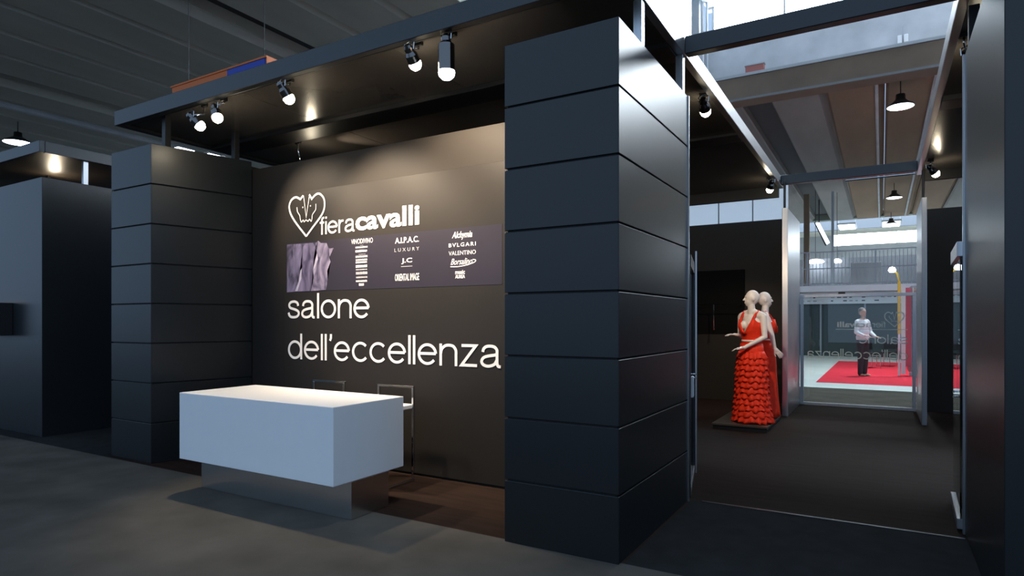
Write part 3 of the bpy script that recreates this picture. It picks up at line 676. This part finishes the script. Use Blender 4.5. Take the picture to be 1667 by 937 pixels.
spotlight('spotlight', (-10.4, 4.4, RZ), (-10.3, 4.42, 3.36), (-7.0, 4.6, 3.55), 'small warm spotlight under the neighbouring canopy at the far left', 5, WC, size=120, group='spotlights of the neighbouring stand')
# ------------------------------------------------------------------ hanging orange and blue sign
sg = empty('hanging_sign', (-8.2, 5.7, 4.3), 'orange framed sign box with blue field above the canopy', 'sign')
sg.location.z = 4.4
box('core', (-9.36, -7.16), (5.62, 5.82), (4.35, 4.985), M_WPAINT, sg)
box('blue_field', (-8.0, -7.19), (5.602, 5.62), (4.37, 4.985), M_BLUE, sg)
box('orange_field', (-9.33, -8.0), (5.602, 5.62), (4.37, 4.985), M_ORANGE, sg)
box('orange_side', (-7.16, -7.145), (5.60, 5.82), (4.35, 4.985), M_ORANGE, sg)
box('orange_edge', (-9.36, -7.145), (5.59, 5.82), (4.985, 5.01), M_ORANGE, sg)
for x in (-9.1, -7.35): MB().tube([(x, 5.72, 5.01), (x, 5.72, 8.0)], 0.006, 6).build('cable', M_BLACK, sg)

# ------------------------------------------------------------------ clothes rail on the rear wall
cr = empty('clothes_rail', (-2.5, 11.7, 1.25), 'thin chrome clothes rail with a hanging rod on the rear wall', 'clothes rail')
MB().tube([(-2.95, 11.74, 1.72), (-2.95, 11.55, 1.72), (-2.15, 11.55, 1.72), (-2.15, 11.74, 1.72)], 0.010).build('bar', M_CHROME, cr)
MB().tube([(-2.60, 11.55, 1.72), (-2.60, 11.55, 1.30)], 0.012).build('hanging_rod', M_CHROME, cr)
MB().lathe([(0, 0), (0.02, 0), (0.02, 0.03), (0, 0.03)], (-2.60, 11.55, 1.27)).build('rod_end', M_CHROME, cr)
box('backing', (-2.98, -2.1), (11.735, 11.75), (1.2, 2.35), mat('backing_black', (0.006, 0.006, 0.006), 0.9, spec=0.05), cr)

# ------------------------------------------------------------------ figures: closed pieces fused into one skin
def fuse(name, pieces, voxel, m, parent, smooth=4):
    bm = bmesh.new()
    for p in pieces:
        if p[0] == 'c':      # tapered capsule
            _, a, b, ra, rb = p; a, b = Vector(a), Vector(b); d = (b-a); L = d.length
            q = d.normalized().to_track_quat('Z', 'Y').to_matrix().to_4x4()
            n = 14; prof = [(ra*math.sin(t), -ra*math.cos(t)) for t in [PI/2*k/5 for k in range(5)]] + [(ra, 0), (rb, L)] + [(rb*math.cos(t), L+rb*math.sin(t)) for t in [PI/2*k/5 for k in range(1, 6)]]
            rings = []
            for r, h in prof:
                if r < 1e-5: rings.append([bm.verts.new(a + q.to_3x3() @ Vector((0, 0, h)))])
                else: rings.append([bm.verts.new(a + q.to_3x3() @ Vector((r*math.cos(2*PI*k/n), r*math.sin(2*PI*k/n), h))) for k in range(n)])
            for A, B in zip(rings, rings[1:]):
                for k in range(n):
                    q4 = []
                    for x in (A[k % len(A)], A[(k+1) % len(A)], B[(k+1) % len(B)], B[k % len(B)]):
                        if x not in q4: q4.append(x)
                    if len(q4) > 2: bm.faces.new(q4)
        else:                # ellipsoid: 'e', centre, radii, euler
            _, c, r, e = p
            M = Matrix.Translation(c) @ Euler(e).to_matrix().to_4x4() @ Matrix.Diagonal((*r, 1))
            bmesh.ops.create_uvsphere(bm, u_segments=18, v_segments=12, radius=1, matrix=M)
    me = bpy.data.meshes.new(name); bm.to_mesh(me); bm.free()
    ob = bpy.data.objects.new('tmp', me); COL.objects.link(ob)
    md = ob.modifiers.new('r', 'REMESH'); md.mode = 'VOXEL'; md.voxel_size = voxel; md.use_smooth_shade = True
    sm = ob.modifiers.new('s', 'SMOOTH'); sm.iterations = smooth; sm.factor = 0.5
    dg = bpy.context.evaluated_depsgraph_get(); out = bpy.data.meshes.new_from_object(ob.evaluated_get(dg))
    bpy.data.objects.remove(ob); out.name = name; out.materials.clear()
    for p in out.polygons: p.use_smooth = True
    return link_mesh(name, out, m, parent, (0, 0, 0), local=True)
def hand_pieces(wrist, dirn, palm_n, side):
    """palm and five fingers; dirn: pointing direction, palm_n: palm normal, side: thumb side"""
    w, d, nrm = Vector(wrist), Vector(dirn).normalized(), Vector(palm_n).normalized()
    s = d.cross(nrm).normalized()*side
    P = [('c', w - d*0.01, w + d*0.03, 0.022, 0.024)]
    for k, off in enumerate((-0.024, -0.008, 0.008, 0.024)):
        P.append(('c', w + d*0.015 + s*off*0.7, w + d*0.085 + s*off, 0.013, 0.0115))
        ln = (0.060, 0.072, 0.078, 0.068)[k]; b = w + d*0.085 + s*off*1.05; mid = b + d*ln*0.5 + nrm*0.010 + s*off*0.25
        P += [('c', b, mid, 0.0095, 0.0085), ('c', mid, mid + d*ln*0.42 + nrm*0.018, 0.0085, 0.007)]
    tb = w + d*0.025 + s*0.026; tm = tb + d*0.035 + s*0.026 + nrm*0.008
    P += [('c', tb, tm, 0.012, 0.010), ('c', tm, tm + d*0.030 + s*0.006 + nrm*0.006, 0.010, 0.008)]
    return P
def body_pieces(arms, head_yaw=0.0, male=False, legs=True):
    """standing figure 1.76 m, facing -y; arms: list of (side, elbow, wrist, hand dir, palm normal)"""
    P = [('e', (0, 0.0, 0.95), (.165, .115, .13), (0, 0, 0)), ('e', (0, 0, 1.10), (.125 if not male else .15, .09 if not male else .105, .16), (0, 0, 0)),
         ('e', (0, 0.005, 1.29), (.150 if not male else .175, .10 if not male else .115, .17), (0, 0, 0)), ('c', (-.13, .01, 1.42), (.13, .01, 1.42), .05, .05),
         ('c', (0, .01, 1.40), (0, -.005, 1.56), .056, .046)]
    if not male: P += [('e', (-.07, -.085, 1.29), (.058, .05, .058), (0, 0, 0)), ('e', (.07, -.085, 1.29), (.058, .05, .058), (0, 0, 0))]
    for s in (-1, 1):
        P += [('c', (s*.03, .01, 1.47), (s*.155, .01, 1.42), .045, .048)]
        if legs: P += [('c', (s*.085, 0, .90), (s*.075, -.01, .50), .085, .056), ('c', (s*.075, -.01, .50), (s*.07, .01, .09), .055, .036), ('c', (s*.07, .02, .035), (s*.08, -.14, .03), .034, .026)]
    c, sn = math.cos(head_yaw), math.sin(head_yaw)
    def hd(x, y, z): return (c*x - sn*(y), sn*x + c*y, z)
    P += [('e', hd(0, .012, 1.665), (.072, .092, .100), (0, 0, head_yaw)), ('e', hd(0, -.018, 1.615), (.055, .066, .075), (0, 0, head_yaw)), ('e', hd(0, -.045, 1.572), (.030, .032, .026), (0, 0, head_yaw)),
          ('c', hd(0, -.080, 1.665), hd(0, -.100, 1.632), .008, .013), ('e', hd(0, -.082, 1.597), (.020, .010, .008), (0, 0, head_yaw)), ('e', hd(0, -.079, 1.585), (.016, .010, .007), (0, 0, head_yaw)),
          ('e', hd(0, -.074, 1.680), (.045, .014, .010), (0, 0, head_yaw))]
    for s in (-1, 1): P.append(('e', hd(s*.072, .015, 1.645), (.010, .020, .032), (0, 0, head_yaw)))
    for side, el, wr, hdn, pn in arms:
        sh = (side*.172, .01, 1.405)
        P += [('c', sh, el, .045, .036), ('c', el, wr, .036, .023)]
        P += hand_pieces(wr, hdn, pn, side if pn[1] >= 0 else side)
    return P
def lathe_rings(rings, n=48, top=None):
    """rings: (cx, cy, rx, ry, z, amp, freq, phase)"""
    mb = MB(); R = []
    for (cx, cy, rx, ry, z, amp, fr, ph) in rings:
        ring = []
        for k in range(n):
            a = 2*PI*k/n; f = 1 + amp*math.sin(fr*a + ph)
            zz = z(a) if callable(z) else z
            ring.append(mb.bm.verts.new((cx + rx*f*math.cos(a), cy + ry*f*math.sin(a), zz)))
        R.append(ring)
    for A, B in zip(R, R[1:]):
        for k in range(n): mb.bm.faces.new((A[k], A[(k+1) % n], B[(k+1) % n], B[k]))
    return mb
def solid(o, th=0.004):
    md = o.modifiers.new('thickness', 'SOLIDIFY'); md.thickness = th; md.offset = 0
    return o
def dress(t, ruffles, train):
    # bodice with a V neck and straps
    def ztop(a):
        fr = max(0.0, math.cos(a + PI/2)); bk = max(0.0, math.cos(a - PI/2))
        return 1.33 + 0.05*math.exp(-((abs(((a + PI/2 + PI) % (2*PI)) - PI) - 0.75)/0.28)**2) - 0.125*math.exp(-(((a + PI/2 + PI) % (2*PI) - PI)/0.34)**2) - 0.05*bk
    bo = solid(lathe_rings([(0, 0, .155, .118, 1.02, 0, 1, 0), (0, 0, .132, .098, 1.10, 0, 1, 0), (0, -.005, .142, .112, 1.18, 0, 1, 0), (0, -.024, .164, .144, lambda a: min(1.27, ztop(a)-.015), 0.01, 8, 0), (0, -.018, .160, .128, ztop, 0.01, 8, 0)]).build('bodice', M_RED, t, True, True, nrm=True))
    for s in (-1, 1):
        mb = MB(); path = [(s*.088, -.122, 1.33), (s*.095, -.088, 1.39), (s*.100, -.048, 1.445), (s*.104, .000, 1.492), (s*.104, .045, 1.468), (s*.096, .085, 1.39), (s*.09, .105, 1.28)]
        vs = []
        for p in path: vs += [(p[0]-.017, p[1], p[2]), (p[0]+.017, p[1], p[2])]
        mb.quads(vs, [(2*i, 2*i+1, 2*i+3, 2*i+2) for i in range(len(path)-1)]); solid(mb.build('strap', M_RED, bo, True, True), 0.006)
    solid(lathe_rings([(0, 0, .138, .104, 1.075, 0, 1, 0), (0, 0, .137, .103, 1.10, 0, 1, 0)]).build('belt', M_SKIN, t, True, True), 0.004)['label'] = 'pale narrow belt'
    # under-skirt
    R = []
    for i in range(14):
        f = i/13; z = 1.05 - f*1.035
        rx = .152 + .035*math.sin(min(f*3, 1)*PI/2) + .07*f**3; ry = .115 + .03*math.sin(min(f*3, 1)*PI/2) + .07*f**3
        cy = train*(max(0, f-0.55)/0.45)**2
        R.append((0, cy, rx, ry + abs(train)*0.75*(max(0, f-0.55)/0.45)**2, z, 0.03*f+0.02*f*f, 11, i*0.15))
    sk = solid(lathe_rings(R, 72).build('skirt', M_RED, t, True, True))
    if ruffles:
        N = 12; rq = random.Random(5)
        for k in range(N):
            f = 0.10 + 0.88*k/N; z = 1.05 - f*1.035
            rx = .152 + .035*math.sin(min(f*3, 1)*PI/2) + .07*f**3 + .006; ry = .115 + .03*math.sin(min(f*3, 1)*PI/2) + .07*f**3 + .006
            cy = train*(max(0, f-0.55)/0.45)**2; ry += abs(train)*0.75*(max(0, f-0.55)/0.45)**2
            h = 0.098; fl = 0.030; p1, p2 = rq.uniform(0, 6), rq.uniform(0, 6); w1_, w2_ = rq.choice((15, 17, 19)), rq.choice((7, 9))
            def zf(a, zz=z, hh=h, p=p2, w=w2_): return max(0.004, zz - hh + 0.014*math.sin(w*a + p) + 0.008*math.sin(23*a))
            o = lathe_rings([(0, cy, rx, ry, z, 0, 1, 0), (0, cy, rx+fl*.45, ry+fl*.45, z-h*.4, 0.015, w1_, p1), (0, cy, rx+fl*.8, ry+fl*.8, z-h*.75, 0.040, w1_, p1), (0, cy, rx+fl, ry+fl, zf, 0.065, w1_, p1+.2)], 140).build('ruffle', M_RED, sk, True, True)
            solid(o, 0.003)
pf = empty('platform', (-1.6, 9.15, 0), 'low dark square platform under the mannequins', 'platform')
box('base', (-1.93, -1.26), (8.53, 9.75), (0.0, 0.05), M_BLACK, pf)
box('deck', (-1.945, -1.245), (8.515, 9.765), (0.05, 0.075), mat('platform_deck', (0.06, 0.05, 0.04), 0.3), pf, 0.003)
mq = empty('mannequin', (-1.50, 8.86, 0.076), 'pale mannequin in a ruffled red gown facing left', 'mannequin', 'mannequins in red gowns', rz=math.radians(-27))
fuse('body', body_pieces([(1, (.215, -.02, 1.14), (.035, -.195, 1.0), (-.8, -.6, -.12), (0, 0, -1)), (-1, (-.225, .06, 1.15), (-.20, -.045, 1.16), (-.5, -.8, 0.10), (0, 0, -1))], head_yaw=-0.78), 0.0065, M_SKIN, mq)
dress(mq, True, 0.04)
m2 = empty('mannequin', (-1.42, 9.46, 0.076), 'pale mannequin in a plain red gown facing away behind the ruffled one', 'mannequin', 'mannequins in red gowns', rz=math.radians(105))
fuse('body', body_pieces([(-1, (-.235, -.06, 1.15), (-.225, -.10, 0.97), (0, -.5, -.6), (1, 0, 0)), (1, (.25, .0, 1.13), (.24, -.06, 0.93), (0, -.3, -1), (-1, 0, 0))], head_yaw=0.2), 0.0065, M_SKIN, m2)
dress(m2, False, 0.10)

# ------------------------------------------------------------------ beyond the glass door
struct(box('wall_far', (-16, 14), (28.9, 29.1), (0, 2.6), M_DGREEN), 'dark glass fronted wall beyond the red carpet')
for i in range(9): struct(box('trim_%d' % (20+i), (-7+i*1.6, -6.94+i*1.6), (28.84, 28.9), (0, 2.2), M_RAILM), 'thin upright of the dark far wall')
bn = empty('name_board', (-1, 28.7, 2.2), 'white board with rows of small dark marks above the dark far wall', 'board')
box('board', (-9, 6), (28.70, 28.80), (2.14, 2.60), M_WPAINT, bn)
for k in range(26):
    x = -4.2 + k*0.22
    for zz in (2.26, 2.40):
        if rr.random() < 0.6: box('mark', (x, x+rr.uniform(0.06, 0.16)), (28.692, 28.70), (zz-0.022, zz+0.022), M_BLACK if rr.random() < .5 else M_GREY, bn)
struct(box('ceiling_mezzanine', (-14, 14), (28.0, 36), (2.62, 2.855), M_WPAINT), 'pale mezzanine slab')
rl = empty('balcony_railing', (-1, 28.1, 2.86), 'grey steel balcony railing with upright bars above the glass door', 'railing')
for zz in (2.94, 3.55, 4.22): box('rail', (-7, 6), (28.08, 28.12), (zz-0.02, zz+0.02), M_RAILM, rl)
bar = None
for k in range(74):
    x = -5.0 + k*0.13
    if bar is None:
        bar = box('bar', (x-0.010, x+0.010), (28.09, 28.11), (2.86, 4.22), M_RAILM, rl)
    else:
        b2 = bar.copy(); COL.objects.link(b2); b2.location.x = bar.location.x + k*0.13
for k in range(5): box('post', (-5.0+k*2.4-0.03, -5.0+k*2.4+0.03), (28.07, 28.13), (2.86, 4.24), M_RAILM, rl)
# mezzanine furniture and lamps
def mezz_lamp(loc, r, label, top=8.0):
    x, y, z = loc
    o = empty('pendant_lamp', loc, label, 'lamp', 'bright lamps above the mezzanine')
    MB().lathe([(0, 0), (r*0.8, 0.0), (r, 0.05), (r*0.9, 0.12), (r*0.3, 0.2), (0, 0.2)], loc).build('shade', M_LAMPC, o, smooth=True)
    MB().tube([(x, y, z+0.2), (x, y, top)], 0.012, 6).build('cord', M_BLACK, o)
mezz_lamp((-2.95, 36, 4.45), 0.42, 'wide glowing drum lamp behind the balcony railing', 8.42)
mezz_lamp((-1.95, 36, 4.42), 0.22, 'small glowing lamp right of the drum lamp behind the railing')
struct(box('wall_mezzanine', (-14, 14), (36.5, 36.7), (2.86, 4.7), mat('mezz_wall', (0.16, 0.18, 0.21), 0.6)), 'grey wall behind the mezzanine')
o = empty('mezzanine_column', (-2.12, 35.6, 2.86), 'slim blue grey column on the mezzanine beside the small lamp', 'column')
box('shaft', (-2.19, -2.07), (35.55, 35.67), (2.90, 7.98), M_RAILM, o)
box('base_plate', (-2.26, -2.0), (35.48, 35.74), (2.86, 2.90), M_DARKM, o)
o = empty('mezzanine_column', (-3.3, 35.6, 2.86), 'wide brown grey column at the left end of the mezzanine', 'column')
box('shaft', (-3.46, -3.20), (35.5, 35.75), (2.90, 7.98), M_CONC2, o)
box('base_plate', (-3.5, -3.16), (35.46, 35.79), (2.86, 2.90), M_DARKM, o)
o = empty('slanted_window', (-2.9, 40, 5.8), 'slanted glowing window strip left of the far bright glazing', 'window')
MB().prism([(-3.29, 7.10), (-3.08, 7.10), (-2.55, 5.93), (-2.70, 5.83)], 40.0, 40.1, 'y').build('pane', M_SKY5, o)
MB().prism([(-3.36, 7.13), (-3.29, 7.13), (-2.70, 5.79), (-2.78, 5.75)], 39.98, 40.12, 'y').build('frame', M_DARKM, o)
MB().tube([(-3.1, 40.05, 7.05), (-3.1, 40.05, 8.44)], 0.03).build('hanger', M_DARKM, o)
o = empty('mezzanine_screen', (-0.9, 35, 2.86), 'dark grey screen panel standing on the mezzanine', 'screen')
box('panel', (-1.3, 0.0), (35.0, 35.08), (2.95, 4.3), M_GREY, o, 0.01)
box('foot', (-1.3, -1.1), (34.8, 35.2), (2.86, 2.95), M_DARKM, o)
box('foot', (-0.2, 0.0), (34.8, 35.2), (2.86, 2.95), M_DARKM, o)
# red carpet
tag(box('red_carpet', (-1.32, 3.2), (16.25, 25.3), (0.0, 0.008), M_REDC), 'bright red carpet laid on the pale floor beyond the glass', 'carpet')
# stand at the right beyond the glass
st = empty('exhibition_stand', (1.0, 19.5, 0.009), 'grey stand wall with pink banner and wooden door beyond the glass', 'stand')
box('wall', (0.66, 2.4), (19.3, 22.0), (0.009, 2.35), M_GREY, st)
box('door', (0.86, 1.06), (19.27, 19.3), (0.12, 1.25), M_WOOD, st)
box('plinth', (0.62, 2.4), (19.22, 19.3), (0.009, 0.10), M_LCONC, st)
box('banner', (0.54, 0.66), (19.25, 19.30), (0.25, 2.3), M_PINK, st)
box('banner_edge', (0.44, 0.54), (19.25, 19.30), (0.05, 2.3), M_WPAINT, st)
for k in range(6): box('grid_bar', (0.70+k*0.09, 0.715+k*0.09), (19.27, 19.3), (1.3, 2.3), M_WPAINT, st)
for k in range(8): box('grid_bar', (0.68, 1.2), (19.275, 19.3), (1.32+k*0.13, 1.335+k*0.13), M_YELLOW if k % 2 else M_WPAINT, st)
yp = empty('yellow_post', (0.40, 19.2, 0.009), 'yellow upright post with a lamp arm beside the pink banner', 'post')
box('post', (0.36, 0.43), (19.15, 19.22), (1.1, 2.45), M_YELLOW, yp, 0.005)
box('lower_post', (0.37, 0.42), (19.16, 19.21), (0.009, 1.1), M_WPAINT, yp)
MB().tube([(0.395, 19.18, 2.45), (0.36, 19.18, 2.66), (0.26, 19.18, 2.78)], 0.02).build('arm', M_YELLOW, yp)
MB().lathe([(0, 0), (0.06, 0.01), (0.09, 0.06), (0.06, 0.13), (0, 0.15)], (0.24, 19.18, 2.70)).build('lamp_head', M_LAMPC, yp, smooth=True)
# person and chairs on the red carpet
pr = empty('person', (-0.42, 18.6, 0.008), 'person in pale shirt and dark trousers standing on the red carpet', 'person', rz=math.radians(50))
arms = [(1, (.24, -.02, 1.13), (.20, -.22, 1.02), (-.2, -1, -.1), (0, 0, -1)), (-1, (-.24, -.02, 1.13), (-.18, -.22, 1.05), (.3, -1, 0), (0, 0, -1))]
fuse('body', body_pieces(arms, male=True), 0.010, M_PSKIN, pr)
fuse('shirt', [('e', (0, 0, 1.0), (.185, .135, .16), (0, 0, 0)), ('e', (0, 0, 1.14), (.175, .13, .17), (0, 0, 0)), ('e', (0, .005, 1.30), (.19, .13, .17), (0, 0, 0)), ('c', (-.14, .01, 1.42), (.14, .01, 1.42), .062, .062),
               ('c', (.172, .01, 1.40), (.24, -.02, 1.14), .064, .052), ('c', (-.172, .01, 1.40), (-.24, -.02, 1.14), .064, .052), ('c', (.24, -.02, 1.13), (.20, -.20, 1.03), .052, .038), ('c', (-.24, -.02, 1.13), (-.18, -.20, 1.05), .052, .038)], 0.014, M_SHIRT, pr)
fuse('trousers', [('e', (0, 0, .90), (.178, .13, .11), (0, 0, 0)), ('c', (.085, 0, .88), (.078, -.01, .50), .10, .075), ('c', (.078, -.01, .5), (.074, .01, .07), .075, .06), ('c', (-.085, 0, .88), (-.078, -.01, .50), .10, .075), ('c', (-.078, -.01, .5), (-.074, .01, .07), .075, .06)], 0.014, M_TROUS, pr)
fuse('hair', [('e', (0, .03, 1.70), (.080, .090, .082), (0, 0, 0)), ('e', (0, .055, 1.645), (.070, .06, .07), (0, 0, 0))], 0.012, M_HAIR, pr)
ch = empty('visitor_chair', (-0.30, 21.9, 0.008), 'black chair with thin metal legs left of the other on the red carpet', 'chair', 'black chairs on the red carpet')
def chair_parts(t):
    box('seat', (-.22, .22), (-.22, .22), (.42, .47), M_BLACK, t, 0.01, local=True)
    box('backrest', (-.21, .21), (.20, .235), (.55, .85), M_BLACK, t, 0.01, local=True)
    for sx in (-.2, .2):
        for sy in (-.2, .2): MB().tube([(sx, sy, 0), (sx, sy, .42 if sy < 0 else .60)], .012, 6).build('leg', M_CHROME, t, local=True)
chair_parts(ch)
ch.rotation_euler.z = 0.6
copy_thing(ch, (0.14, 22.9, 0.008), 'black chair with thin metal legs nearest the yellow post', rz=-0.5)
